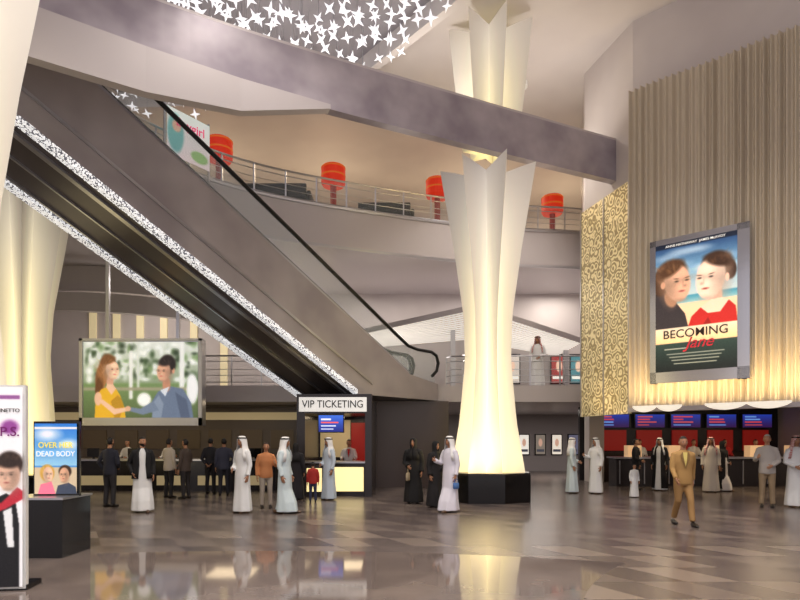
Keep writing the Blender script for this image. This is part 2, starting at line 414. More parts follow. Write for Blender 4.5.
# ------------------------------------------------------------------ escalator
g=grp('escalator',(-3,17,3.7))
hh=Vector((.648,.762,0)); up=-hh; wn_=Vector((-.762,.648,0)); S0=Vector((.34,20.5,0))
def E(s,w,z): q=S0+up*s+wn_*w; return (q.x,q.y,z)
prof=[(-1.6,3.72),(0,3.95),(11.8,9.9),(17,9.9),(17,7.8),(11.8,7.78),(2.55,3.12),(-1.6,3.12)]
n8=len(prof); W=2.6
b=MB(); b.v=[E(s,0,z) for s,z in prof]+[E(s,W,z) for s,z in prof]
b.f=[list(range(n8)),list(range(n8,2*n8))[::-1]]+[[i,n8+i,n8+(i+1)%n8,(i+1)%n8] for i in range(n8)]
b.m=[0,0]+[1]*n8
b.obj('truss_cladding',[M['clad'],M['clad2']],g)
b=MB()
def seg(s0,z0,s1,z1,w0,w1,dz0,dz1,m=0):
    vs=[E(s0,w0,z0+dz0),E(s1,w0,z1+dz0),E(s1,w1,z1+dz0),E(s0,w1,z0+dz0),E(s0,w0,z0+dz1),E(s1,w0,z1+dz1),E(s1,w1,z1+dz1),E(s0,w1,z0+dz1)]
    b.add(vs,[(0,3,2,1),(4,5,6,7),(0,1,5,4),(1,2,6,5),(2,3,7,6),(3,0,4,7)],m)
seg(2.6,3.14,11.8,7.78,-.05,.14,-.02,.12)
seg(11.8,7.78,17,7.8,-.05,.14,-.02,.12)
seg(2.6,3.14,11.8,7.78,2.36,2.62,-.1,.05)
seg(11.8,7.78,17,7.8,2.36,2.62,-.1,.05)
b.obj('light_strips',M['spark'],g)
b=MB()
seg(2.6,3.14,11.8,7.78,.35,.5,-.06,.0); seg(2.6,3.14,11.8,7.78,1.3,1.36,-.05,.0)
seg(2.6,3.14,11.8,7.78,2.2,2.26,-.06,.0)
seg(1.9,3.14,11.8,7.78+.35,-.03,0,.32,.4)
b.obj('soffit_trims',M['steel'],g)
for w in (.08,1.22,1.38,2.52):
    b=MB(); seg(0,3.95,11.8,9.9,w-.012,w+.012,0,.95); seg(-1.5,3.74,0,3.95,w-.012,w+.012,0,1.0); seg(11.8,9.9,16,9.9,w-.012,w+.012,0,.95)
    b.obj('glass_panel',M['glass'],g)
    path=[E(-1.35,w,4.0),E(-1.62,w,4.2),E(-1.72,w,4.5),E(-1.6,w,4.76),E(-1.3,w,4.86),E(-.5,w,4.86),E(0,w,4.93),E(.6,w,5.22),E(6,w,4.95+.503*6),E(11.6,w,10.8),E(12.2,w,10.9),E(16,w,10.9)]
    b=MB(); b.tube(path,.06,8,0,ref=(0,0,1)); b.obj('handrail',M['rubber'],g,smooth=True)
    b=MB(); seg(0,3.95,11.8,9.9,w-.04,w+.04,-.02,.1); b.obj('skirt',M['steel'],g)
b=MB()
for (w0,w1) in ((.14,1.16),(1.44,2.46)):
    for i in range(29):
        s=.1+i*.4; z=3.95+.504*(s+.2); vs=[E(s,w0,z-.3),E(s+.4,w0,z-.3),E(s+.4,w1,z-.3),E(s,w1,z-.3),E(s,w0,z),E(s+.4,w0,z),E(s+.4,w1,z),E(s,w1,z)]
        b.add(vs,[(0,3,2,1),(4,5,6,7),(0,1,5,4),(1,2,6,5),(2,3,7,6),(3,0,4,7)])
b.obj('steps',M['dark'],g)

# ------------------------------------------------------------------ railings
def railing(name,pts,z,h=1.0,step=1.1,m='steel'):
    g=grp(name,(pts[0][0],pts[0][1],z)); P=[Vector((p[0],p[1],0)) for p in pts]
    b=MB()
    for hz,r in ((h,.035),(h*.12,.02),(h*.82,.016),(h*.55,.012),(h*.35,.012)): b.tube([(p.x,p.y,z+hz) for p in P],r,6,0,ref=(0,0,1))
    acc=0
    for i in range(len(P)-1):
        d=(P[i+1]-P[i]); L=d.length
        while acc<L:
            q=P[i]+d*(acc/L); b.box(q.x-.025,q.x+.025,q.y-.025,q.y+.025,z,z+h); acc+=step
        acc-=L
    b.obj('rails',M[m],g)
    b=MB()
    for i in range(len(P)-1):
        b.add([(P[i].x,P[i].y,z+.13),(P[i+1].x,P[i+1].y,z+.13),(P[i+1].x,P[i+1].y,z+h-.04),(P[i].x,P[i].y,z+h-.04)],[(0,1,2,3)])
    b.obj('glass',M['glass'],g); return g
railing('gallery_railing',[(x+.02,y+.1) for x,y in front[1:-3]],9.9)
railing('mezzanine_railing',[(1.75,22.6),(1.9,22.25),(2.3,22.1),(7.3,22.1)],3.7,1.1)
railing('mezzanine_railing',[(-9.5,22.1),(-2.4,22.1)],3.7,1.1)

def drum_lamp(x,y,z):
    g=grp('floor_lamp',(x,y,z)); b=MB()
    b.tube([(x,y,z),(x,y,z+.05)],.3,20); b.obj('foot',M['black'],g)
    b=MB(); b.tube([(x,y,z+.05),(x,y,z+1.5)],[.12,.12],12); b.obj('post',mat('lamp_post_red',(110,18,12),.4,0,(160,20,10),.25),g)
    b=MB(); b.tube([(x,y,z+1.5),(x,y,z+1.6),(x,y,z+2.2),(x,y,z+2.25)],[.4,.46,.46,.42],24); b.obj('drum_shade',M['redshade'],g,smooth=False)
    b=MB(); b.tube([(x,y,z+1.84),(x,y,z+1.9)],.47,24); b.tube([(x,y,z+2.15),(x,y,z+2.2)],.47,24); b.obj('shade_bands',mat('shade_band',(90,10,5),.5,0,(255,120,40),.5),g)
for x,y in ((-6.3,20.9),(-2.55,22.95),(1.5,24.1),(6.55,25.8)): drum_lamp(x,y,9.9)
def sofa(x,y,z,w=2.2):
    g=grp('lounge_sofa',(x,y,z)); b=MB()
    b.box(x-w/2,x+w/2,y-.4,y+.4,z+.1,z+.42); b.box(x-w/2,x+w/2,y-.5,y-.35,z+.1,z+.85)
    b.box(x-w/2-.15,x-w/2,y-.45,y+.4,z+.05,z+.62); b.box(x+w/2,x+w/2+.15,y-.45,y+.4,z+.05,z+.62)
    o=b.obj('upholstery',M['sofa'],g); md=o.modifiers.new('bev','BEVEL'); md.width=.05; md.segments=2
    b=MB()
    for i in(-1,1):
        for j in(-.35,.3): b.box(x+i*w/2-.03,x+i*w/2+.03,y+j-.03,y+j+.03,z,z+.12)
    b.obj('legs',M['steel'],g)
sofa(-4.4,21.6,9.9); sofa(-.6,23.3,9.9,2.0); sofa(3.3,24.5,9.9,1.8)

c=Canvas(80,90,(235,240,240)); c.grad((225,240,235),(250,235,240)); c.ell(.2,.5,.18,.4,(110,190,190)); c.ell(.22,.35,.1,.12,(225,185,160)); c.ell(.75,.8,.2,.12,(150,200,120)); c.blur(2); c.noise(5)
xd=Vector((1.5,2.2,0)).normalized(); nb=xd.cross(Vector((0,0,1)))
ctr=Vector((-6.35,18.05,10.75)); g=grp('film_banner',ctr)
art('print',c,ctr,xd,1.5,1.4,g,.3)
text('lettering',"Baygirl",ctr+nb*.02+xd*.05+Vector((0,0,.35)),xd,.38,mat('banner_pink',(225,70,120),.5,0,(225,70,120),.4),g)
b=MB(); b.obox(ctr-xd*.8-Vector((0,0,1.0))-nb*.05,xd*.05,-nb*.05,Vector((0,0,1.8))); b.obox(ctr+xd*.75-Vector((0,0,1.0))-nb*.05,xd*.05,-nb*.05,Vector((0,0,1.8))); b.obj('frame_posts',M['steel'],g)

# ------------------------------------------------------------------ mezzanine canopy (slatted lit roof)
g=grp('slatted_canopy',(2.9,24,3.7)); b=MB()
for i in range(15):
    t=i/14
    for side,endp in ((-1,Vector((-1.8,24.2+3.6*t,5.95))),(1,Vector((7.3,24.0+3.8*t,5.6)))):
        s_=Vector((3.0,23.4+4.4*t,6.85-.5*t)); d=endp-s_
        b.obox(s_,d,Vector((0,.08,0)),Vector((0,0,.05)))
b.obj('slats',mat('slat_white_lit',(240,236,230),.5,0,(255,248,236),.45),g)
b=MB(); b.obox((3.0,23.3,6.8),(-4.8,.8,-.9),(0,.12,0),(0,0,.2)); b.obox((3.0,23.3,6.8),(4.3,.6,-1.25),(0,.12,0),(0,0,.2))
b.add([(3.0,23.3,7.0),(-1.8,24.1,6.1),(-1.8,27.9,6.1),(3.0,27.9,6.6)],[(0,1,2,3)]); b.add([(3.0,23.3,7.0),(7.3,23.9,5.75),(7.3,27.9,5.75),(3,27.9,6.6)],[(0,1,2,3)])
b.obj('fascia',M['clad'],g)
b=MB(); b.box(2.2,2.4,26,26.2,3.7,6.6); b.box(7.1,7.3,26,26.2,3.7,5.6); b.box(-1.6,-1.4,26,26.2,3.7,6.2); b.obj('posts',M['steel'],g)
for i,(x,cc) in enumerate(((4.4,(70,90,160)),(5.2,(200,190,180)),(7.4,(150,40,40)),(8.3,(60,120,130)))):
    g=grp('wall_poster',(x,27.9,4.4)); c=Canvas(24,32,cc); c.ell(.5,.4,.2,.2,(225,190,165)); c.rect(.1,.75,.9,.85,(240,240,230)); art('print',c,(x,27.9,5.0),(1,0,0),.7,1.3,g,.7)
    b=MB(); b.box(x-.4,x+.4,27.92,28.0,4.3,5.7); b.obj('frame',M['dark'],g)
for i,(x,cc) in enumerate(((4.6,(150,150,160)),(5.6,(200,190,180)),(6.8,(230,225,215)),(7.7,(120,110,100)),(8.6,(225,215,200)),(9.5,(90,90,110)),(10.4,(200,190,190)))):
    g=grp('wall_poster',(x,32.9,.9)); c=Canvas(20,30,cc); c.ell(.5,.4,.2,.2,(190,150,130)); c.rect(.1,.75,.9,.85,(60,60,70)); art('print',c,(x,32.88,1.45),(1,0,0),.5,1.05,g,.8)
    b=MB(); b.box(x-.3,x+.3,32.9,33.0,.87,2.03); b.obj('frame',M['dark'],g)

b=MB()
for x in (-14.3,-13.2,-12.1,-11.0,-9.6,-8.2): b.box(x-.16,x+.16,27.9,27.99,4.2,8.2)
b.box(-4.9,-4.5,27.9,27.99,4.2,8.0); b.box(-3.6,-3.3,27.9,27.99,4.2,8.0)
b.obj('trim_lit_wall_panels',M['warmniche'])
arc=[(-15,23.0),(-12.5,22.7),(-10.5,23.2),(-8.8,24.2),(-7.6,25.4),(-7.2,26.6)]
b=MB(); b.strip(catmull(arc,6),6.6,7.3,.3); b.strip(catmull([(x,y+.6) for x,y in arc],6),7.5,8.48,.3); b.obj('curved_bulkhead',mat('bulkhead_grey',(176,170,168),.4))

# ------------------------------------------------------------------ big video screen
g=grp('video_screen',(-7.9,18.6,3.3))
b=MB(); x0,x1,z0,z1,y=-9.95,-6.15,2.15,4.85,18.65
b.box(x0,x1,y,y+.35,z0,z1); b.obj('housing',M['steel'],g)
b=MB(); b.box(x0,x1,y-.06,y,z0,z0+.24); b.box(x0,x1,y-.06,y,z1-.07,z1); b.box(x0,x0+.1,y-.06,y,z0,z1); b.box(x1-.1,x1,y-.06,y,z0,z1); b.obj('bezel',M['white'],g)
b=MB(); b.box(-9.2,-9.1,y+.1,y+.2,4.85,8.5); b.box(-7.0,-6.9,y+.1,y+.2,4.85,8.5); b.obj('hangers',M['steel'],g)
c=Canvas(260,170,(95,115,85)); c.grad((215,218,210),(130,145,115),0,.55); c.grad((110,135,85),(80,95,60),.55,1)
for k in range(150):
    c.ell(random.random(),random.uniform(0,.5),random.uniform(.01,.035),random.uniform(.015,.055),random.choice([(60,82,50),(238,240,235),(120,145,100),(45,60,40),(230,234,230),(190,198,185)]),0,.7)
c.rect(.4,.12,.43,.75,(225,225,220)); c.rect(.47,.02,.49,.6,(205,210,200)); c.rect(.84,.0,.88,.6,(225,226,222)); c.rect(0,.6,1,.64,(150,145,120))
c.ell(.53,.76,.06,.09,(236,236,232)); c.ell(.95,.62,.05,.2,(230,230,230)); c.blur(7)
c.ell(.215,.31,.072,.15,(110,70,42)); c.ell(.165,.44,.055,.2,(120,76,45),12); c.ell(.14,.6,.035,.14,(98,60,35),6); c.strands(.19,.38,.07,.24,(176,122,76),26,10)
c.ell(.235,.52,.03,.1,(200,150,124)); c.poly([(.1,1),(.11,.72),(.16,.62),(.21,.6),(.245,.7),(.285,.62),(.32,.7),(.355,.84),(.37,1)],(216,166,42)); c.poly([(.24,.78),(.3,.7),(.33,.74),(.355,.85),(.32,1),(.27,1)],(176,130,34)); c.poly([(.2,.6),(.245,.7),(.285,.62),(.26,.56),(.21,.55)],(224,180,150)); c.ell(.13,.75,.032,.09,(222,176,146))
c.face(.255,.37,.058,(234,192,162),(90,56,32),1.0,-10); c.ell(.225,.245,.06,.045,(112,72,43),-22,.3); c.strands(.22,.26,.05,.05,(176,122,76),10,30)
c.poly([(.13,.78),(.17,.76),(.28,.88),(.4,.86),(.41,.9),(.27,.96)],(226,182,152))
c.poly([(.6,1),(.6,.78),(.65,.66),(.74,.58),(.87,.62),(.94,.8),(.96,1)],(98,112,135)); c.poly([(.6,1),(.61,.8),(.66,.7),(.7,.82),(.68,1)],(124,138,158)); c.poly([(.8,.66),(.9,.76),(.93,1),(.85,1)],(78,90,112)); c.ell(.725,.56,.035,.1,(184,130,102)); c.poly([(.67,.64),(.715,.72),(.75,.59)],(205,210,218))
c.ell(.735,.3,.072,.13,(34,26,23)); c.face(.7,.39,.06,(214,162,132),(28,22,20),-1.0,8); c.ell(.785,.38,.013,.04,(196,144,116))
c.ell(.715,.265,.06,.055,(34,26,23),-12,.3); c.ell(.775,.31,.018,.06,(34,26,23)); c.strands(.73,.26,.05,.05,(80,62,54),10)
c.poly([(.61,.78),(.5,.88),(.4,.86),(.4,.91),(.52,.96),(.66,.9)],(108,122,144)); c.ell(.39,.88,.025,.035,(214,164,134))
c.blur(3); c.noise(3); art('picture',c,(-8.05,y-.03,3.57),(1,0,0),3.55,2.35,g,.8)

# ------------------------------------------------------------------ ticket counters (left)
g=grp('ticket_counter',(-8,20.4,0)); b=MB()
b.box(-14,-4.2,20.2,20.9,0,1.0,0); b.box(-14.05,-4.15,20.05,21.0,1.0,1.06,1)
b.obj('body',[M['dark'],M['steel']],g)
b=MB()
for i in range(7): x=-13.7+i*1.38; b.box(x,x+1.05,20.17,20.2,.18,.5)
b.obj('backlit_fronts',M['warmdim'],g)
b=MB()
for i in range(7):
    x=-13.4+i*1.38; b.box(x,x+.4,20.4,20.44,1.12,1.42); b.box(x+.17,x+.23,20.42,20.5,1.05,1.14)
b.obj('monitors',M['black'],g)
g=grp('ticket_back_bar',(-8,23.8,0)); b=MB(); b.box(-14,-4,23.5,23.95,0,1.0); b.box(-14,-4,23.85,23.98,1.0,3.0); b.obj('cabinet',mat('backbar_brown',(96,86,78),.35),g)
b=MB(); b.box(-14,-4,23.8,23.85,2.5,2.8); b.obj('lightbox',M['warmdim'],g)
b=MB()
for i in range(8): x=-13.8+i*1.24; b.box(x,x+.9,23.8,23.85,1.35,2.1)
b.obj('panels',mat('menu_brown',(66,56,50),.4,0,(190,150,90),.04),g)

# ------------------------------------------------------------------ VIP booth
g=grp('vip_ticket_booth',(-2,18,0)); b=MB()
b.box(-3.1,-2.85,18,21.4,0,3.08); b.box(-1.05,-.85,18,21.4,0,3.08); b.box(-2.85,-1.05,18,21.4,2.5,3.08); b.box(-2.85,-1.05,21.2,21.4,0,2.5)
b.box(-2.85,-2.3,18.05,18.3,0,.95)
b.obj('shell',mat('booth_anthracite',(46,42,46),.25),g)
b=MB(); b.box(-3.02,-1.0,17.93,18,2.55,2.98); b.obj('sign_board',mat('sign_silver',(215,215,215),.3,.1,(235,232,225),.55),g)
text('sign_lettering','VIP TICKETING',(-2.01,17.915,2.765),(1,0,0),.31,mat('sign_black',(12,12,14),.4),g,xs=.88)
b=MB(); b.box(-2.3,-1.05,18.15,18.9,0,1.0,0); b.box(-2.9,-1.02,18.05,19.0,1.0,1.05,1); b.obj('counter',[M['dark'],M['steel']],g)
b=MB(); b.box(-2.22,-1.1,18.11,18.15,.15,.88); b.box(-2.8,-2.35,18.0,18.05,.15,.85); b.obj('counter_lightbox',M['warmglow'],g)
b=MB(); b.box(-2.8,-1.75,21.1,21.2,1.1,2.4); b.obj('back_wall_glow',M['warmdim'],g)
b=MB(); b.box(-1.7,-1.1,20.9,21.0,.9,2.3); b.box(-1.075,-1.05,18.3,21,.9,2.2); b.obj('back_wall_red',M['red'],g)
c=Canvas(60,40,(30,60,170)); c.grad((60,110,220),(20,30,110)); c.rect(.1,.2,.5,.3,(230,230,240)); c.rect(.1,.4,.8,.48,(240,90,80)); c.rect(.1,.6,.7,.68,(200,210,240)); c.rect(.1,.8,.6,.86,(200,210,240))
b=MB(); b.box(-2.5,-1.7,18.25,18.32,1.92,2.5); b.obj('display_housing',M['black'],g); art('display_picture',c,(-2.1,18.24,2.2),(1,0,0),.74,.5,g,1.0)

# ------------------------------------------------------------------ concession right
g=grp('concession_counter',(11,22,0)); b=MB(); b.box(7.9,15.9,21.9,22.7,0,1.02,0); b.box(7.85,15.95,21.8,22.8,1.02,1.08,1)
for i in range(9): b.box(8+i*.9,8.03+i*.9,21.87,21.9,.1,.95,1)
b.obj('body',[M['dark'],M['steel']],g)
b=MB()
for i in range(5): b.box(8.4+i*1.5,8.9+i*1.5,22.1,22.5,1.08,1.5)
b.obj('display_cases',mat('case_glow',(240,200,160),.3,0,(255,205,150),.35),g)
b=MB()
for i in range(5): b.box(8.5+i*1.5,9.55+i*1.5,25.31,25.4,1.25,2.12)
b.obj('trim_red_backwall',M['red'])
b=MB(); b.box(7.9,15.9,25.1,25.29,0,1.2,0); b.obj('concession_back_cabinet',mat('back_cabinet',(60,46,42),.3))
for i in range(5):
    x=9.0+i*1.5; g=grp('menu_display',(x,25.2,2.4)); b=MB(); b.box(x-.65,x+.65,25.2,25.4,2.2,2.8); b.obj('housing',M['black'],g)
    c=Canvas(60,30,(25,35,110)); c.grad((40,70,190),(60,25,80))
    for k in range(4): c.rect(.08,.15+k*.2,.4+.4*random.random(),.22+k*.2,random.choice([(230,80,80),(220,90,90),(120,170,250)]))
    art('picture',c,(x,25.19,2.5),(1,0,0),1.22,.54,g,.6)
b=MB(); b.box(7.7,8.3,24.4,25.05,0,3.1); b.obj('concession_pillar',mat('pillar_pale',(190,180,175),.4))

# ------------------------------------------------------------------ Becoming Jane poster
ctr=P0+fd*(4.006*.455)+fn*.34+Vector((0,0,5.15)); g=grp('film_poster_lightbox',ctr)
b=MB(); w,h=2.4,3.85; o=ctr-fd*(w/2)-Vector((0,0,h/2))
for (a0,a1,z0,z1) in ((0,w,0,.3),(0,w,h-.16,h),(0,.16,0,h),(w-.28,w,0,h)): b.obox(o+fd*a0+Vector((0,0,z0)),fd*(a1-a0),-fn*.22,Vector((0,0,z1-z0)))
b.obj('frame',mat('frame_chrome',(200,202,208),.15,.95),g)
c=Canvas(210,330,(230,215,190)); c.grad((24,54,100),(120,165,195),0,.22); c.grad((130,172,195),(190,205,205),.22,.42)
for k in range(14): c.ell(random.random(),random.uniform(.04,.3),.12,.02,(190,210,225),0,.9,.5)
c.rect(0,.0,1,.04,(14,26,46)); c.grad((60,140,165),(150,190,190),.42,.48); c.grad((232,205,168),(236,196,150),.48,.66); c.blur(3)
c.poly([(0,.66),(0,.38),(.1,.38),(.26,.46),(.38,.56),(.42,.66)],(54,48,50)); c.ell(.2,.42,.08,.08,(176,128,98),-15)
c.ell(.2,.24,.21,.11,(78,50,32),-15); c.ell(.07,.3,.11,.1,(70,46,30)); c.strands(.16,.24,.18,.1,(134,92,60),34,-20); c.face(.28,.31,.17,(218,170,140),(60,38,24),1.0,-14); c.ell(.2,.205,.17,.045,(80,52,33),-26,.3); c.ell(.1,.32,.03,.028,(200,150,120)); c.strands(.2,.2,.14,.04,(140,98,64),14,-30)
c.ell(.77,.23,.19,.105,(58,37,25),12); c.ell(.92,.28,.07,.07,(52,32,22)); c.strands(.82,.23,.15,.09,(108,72,48),30,15); c.ell(.75,.45,.08,.09,(216,176,150))
c.face(.69,.315,.18,(246,212,188),(54,34,22),-1.0,10); c.ell(.77,.195,.16,.04,(58,37,25),20,.3); c.ell(.885,.33,.022,.03,(232,192,168)); c.strands(.78,.19,.13,.035,(112,76,50),12,30)
c.poly([(.42,.66),(.46,.59),(.57,.53),(.66,.57),(.8,.57),(.9,.5),(.98,.55),(1,.66)],(186,40,35)); c.poly([(.57,.53),(.66,.58),(.8,.58),(.9,.5),(.82,.475),(.69,.48)],(240,204,178)); c.poly([(.6,.66),(.66,.61),(.7,.66)],(146,28,26))
c.grad((232,214,184),(226,190,140),.66,.78); c.grad((42,60,56),(12,18,22),.78,1)
c.rect(.12,.82,.4,.826,(190,190,180))
for k in range(4): c.rect(.15+.03*k,.86+k*.025,.85-.03*k,.866+k*.025,(150,155,150))
c.blur(2); c.noise(4); art('print',c,ctr-fd*.06+Vector((0,0,.07)),fd,w-.42,h-.44,g,.75)
tk=mat('poster_ink',(50,36,32),.5); tw=mat('poster_white',(240,240,235),.5,0,(240,240,235),.5)
tr=mat('poster_red_ink',(180,40,60),.5,0,(170,30,50),.2)
cc=ctr-fd*.06+fn*.012
text('title_top','BECOMING',cc+Vector((0,0,-.66)),fd,.31,tk,g); text('title_script','Jane',cc+fd*.1+Vector((0,0,-.92)),fd,.4,tr,g,italic=.4)
text('credit_line','ANNE HATHAWAY  JAMES McAVOY',cc+Vector((0,0,1.7)),fd,.09,tw,g)

# ------------------------------------------------------------------ standing posters left front
g=grp('standing_film_poster',(-4.8,6.7,0)); xd=Vector((1,.12,0)).normalized(); nb=xd.cross(Vector((0,0,1)))
c=Canvas(150,300,(247,245,246)); c.rect(.45,.04,.97,.06,(150,90,150)); c.ell(.88,.2,.08,.035,(150,70,150),0,.3)
c.poly([(.5,1),(.58,.72),(.68,.57),(.85,.53),(.93,.56),(.97,.7),(.97,1)],(24,24,28)); c.poly([(.68,.54),(.8,.58),(.95,.5),(1,.52),(1,.56),(.84,.61),(.72,.63),(.7,.85),(.62,.85),(.65,.6)],(190,45,60))
for k in range(7): c.rect(.63,.63+k*.03,.7,.637+k*.03,(235,200,205))
c.ell(.88,.385,.125,.065,(48,34,28)); c.strands(.88,.37,.11,.04,(100,74,60),16); c.face(.87,.44,.11,(226,182,156),(40,28,24),-.5); c.ell(.875,.38,.1,.025,(48,34,28),0,.3); c.poly([(.82,.62),(.9,.6),(.92,.8),(.86,.8)],(235,235,235)); c.blur(2); c.noise(3)
ctr=Vector((-4.82,6.72,1.17)); art('print',c,ctr+nb*.035,xd,1.14,2.24,g,.45)
b=MB(); b.obox(ctr-xd*.59-Vector((0,0,1.15)),xd*1.18,-nb*.06,Vector((0,0,2.3))); b.obj('frame',M['white'],g)
b=MB(); b.obox(ctr-xd*.6-Vector((0,0,1.17)),xd*1.2,-nb*.35,Vector((0,0,.06))); b.obj('foot',M['black'],g)
text('title','P.S.',ctr+nb*.045+xd*.44+Vector((0,0,.62)),xd,.15,mat('purple_ink',(140,40,130),.5),g)
text('subtitle','N BENNETTO',ctr+nb*.045+xd*.36+Vector((0,0,.86)),xd,.06,tk,g)

g=grp('poster_display_stand',(-5.2,8.9,0)); b=MB(); b.box(-5.65,-4.85,8.62,9.4,0,.84); o=b.obj('cabinet',M['black'],g)
b=MB(); b.box(-5.67,-4.83,8.6,9.42,.84,.87); b.obj('top_plate',M['steel'],g)
c=Canvas(130,200,(60,140,215)); c.grad((40,120,215),(150,205,240),0,.6); c.ell(.3,.15,.25,.08,(235,240,250),0,.7); c.ell(.8,.3,.2,.06,(225,238,250),0,.7)
c.rect(0,.62,1,1,(210,190,160)); c.blur(3); c.ell(.3,.7,.17,.12,(205,158,70)); c.strands(.3,.7,.15,.11,(235,196,110),20); c.poly([(.08,1),(.15,.86),(.4,.82),(.5,1)],(240,120,150)); c.face(.32,.72,.12,(238,196,168),(130,90,50),.5); c.ell(.72,.68,.15,.09,(56,36,26)); c.poly([(.5,1),(.55,.88),(.8,.84),(.97,.9),(1,1)],(60,70,90)); c.face(.7,.73,.12,(222,172,140),(50,34,26),-.5); c.rect(0,.05,1,.08,(235,235,240)); c.blur(1); c.noise(3)
ctr=Vector((-5.15,9.0,1.42)); xd=Vector((1,.1,0)).normalized(); nb=xd.cross(Vector((0,0,1)))
art('print',c,ctr+nb*.03,xd,.6,1.05,g,.4); b=MB(); b.obox(ctr-xd*.33-Vector((0,0,.56)),xd*.66,-nb*.05,Vector((0,0,1.12))); b.obj('frame',M['black'],g)
ty=mat('title_yellow',(250,225,80),.5,0,(250,225,80),.4)
text('title_line_1','OVER HER',ctr+nb*.04+Vector((0,0,.2)),xd,.12,ty,g,xs=.88); text('title_line_2','DEAD BODY',ctr+nb*.04+Vector((0,0,.07)),xd,.11,tw,g,xs=.88)

# ------------------------------------------------------------------ PEOPLE
_mc={}
def cm(col,rough=.8,name='cloth'):
    k=(tuple(col),name)
    if k not in _mc: _mc[k]=mat('%s_%d_%d_%d'%(name,*col),col,rough)
    return _mc[k]
def shemagh():
    if 'sh' in _mc: return _mc['sh']
    m=mat('red_check_cloth',(200,60,60),.85); n=NT(m); p,_=n.obj(); t=n.node('ShaderNodeTexChecker'); t.inputs['Scale'].default_value=55
    t.inputs['Color1'].default_value=lin((235,225,222)); t.inputs['Color2'].default_value=lin((185,40,45)); n.t.links.new(p,t.inputs['Vector']); n.t.links.new(t.outputs[0],n.b.inputs['Base Color']); _mc['sh']=m; return m
EYE=mat('eye_white',(235,232,228),.3); IRIS=mat('iris_dark',(35,22,16),.2); LIP=mat('lips',(150,80,72),.5)
def headfn(q,p):
    x,y,z=p; xn,yn,zn=q
    if zn<0:
        k=-zn; x*=1-.36*k**1.4
        if yn>0: y*=1-.35*k
        else: y*=1-.05*k
    if yn<0:
        y-=.024*math.exp(-(xn/.15)**2-((zn+.14)/.17)**2)
        for e in(-1,1): y+=.010*math.exp(-((xn-e*.4)/.2)**2-((zn-.05)/.13)**2)
        y-=.006*math.exp(-(xn/.3)**2-((zn+.5)/.12)**2)
        y-=.012*math.exp(-(xn/.35)**2-((zn+.85)/.16)**2)
    return (x,y,z)
POSE={'hang':((.235,.02,1.1),(.24,-.05,.85)),'front':((.245,0,1.1),(.09,-.21,1.0)),'gest':((.25,-.06,1.12),(.2,-.29,1.2)),
 'phone':((.26,-.06,1.14),(.12,-.13,1.47)),'back':((.25,.08,1.1),(.07,.18,.93)),'swingf':((.225,-.06,1.11),(.21,-.23,.92)),
 'swingb':((.235,.13,1.12),(.25,.17,.87)),'pocket':((.28,.07,1.12),(.2,-.05,.9)),'out':((.27,-.1,1.14),(.3,-.34,1.1)),'rest':((.24,-.08,1.14),(.2,-.33,1.1))}
def hand(b,w,d,side,m):
    d=d.normalized(); th=Vector((0,-1,0)) if abs(d.z)>.6 else Vector((0,0,1))
    th=(th-d*th.dot(d)).normalized(); nrm=d.cross(th).normalized()
    if nrm.dot(Vector((-side,0,0)))<0: nrm=-nrm
    ref=d.cross(th)
    b.tube([w-d*.02,w+d*.01,w+d*.05,w+d*.09],[(.026,.02),(.032,.018),(.04,.017),(.038,.013)],10,m,ref=ref)
    for off,L in ((.03,.072),(.01,.08),(-.01,.075),(-.03,.058)):
        p=w+d*.08+th*off; dd=d.copy(); pts=[p]
        for k,cu in enumerate((.18,.35,.4)):
            dd=(dd+nrm*cu).normalized(); p=p+dd*(L*(.42,.33,.25)[k]); pts.append(p.copy())
        b.tube(pts,[.009,.0088,.008,.006],6,m)
    p=w+d*.025+th*.03; q1=p+(d*.6+th*.65+nrm*.3).normalized()*.04; q2=q1+(d*.9+th*.25+nrm*.4).normalized()*.032
    b.tube([p-th*.01,q1,q2],[.013,.011,.008],6,m)
def open_shell(b,rings,n=28,m=0):
    vs=[];fs=[]
    for (cx,cy,z,rx,ry,op) in rings:
        o=math.radians(op)
        for k in range(n+1):
            a=o+(2*math.pi-2*o)*k/n; g=1+.035*math.sin(a*6+z*3)*(1 if z<1.5 else 0)
            vs.append((cx+rx*g*math.sin(a),cy-ry*g*math.cos(a),z))
    for i in range(len(rings)-1):
        for k in range(n): a=i*(n+1)+k; fs.append((a,a+1,a+n+2,a+n+1))
    b.add(vs,fs,m)
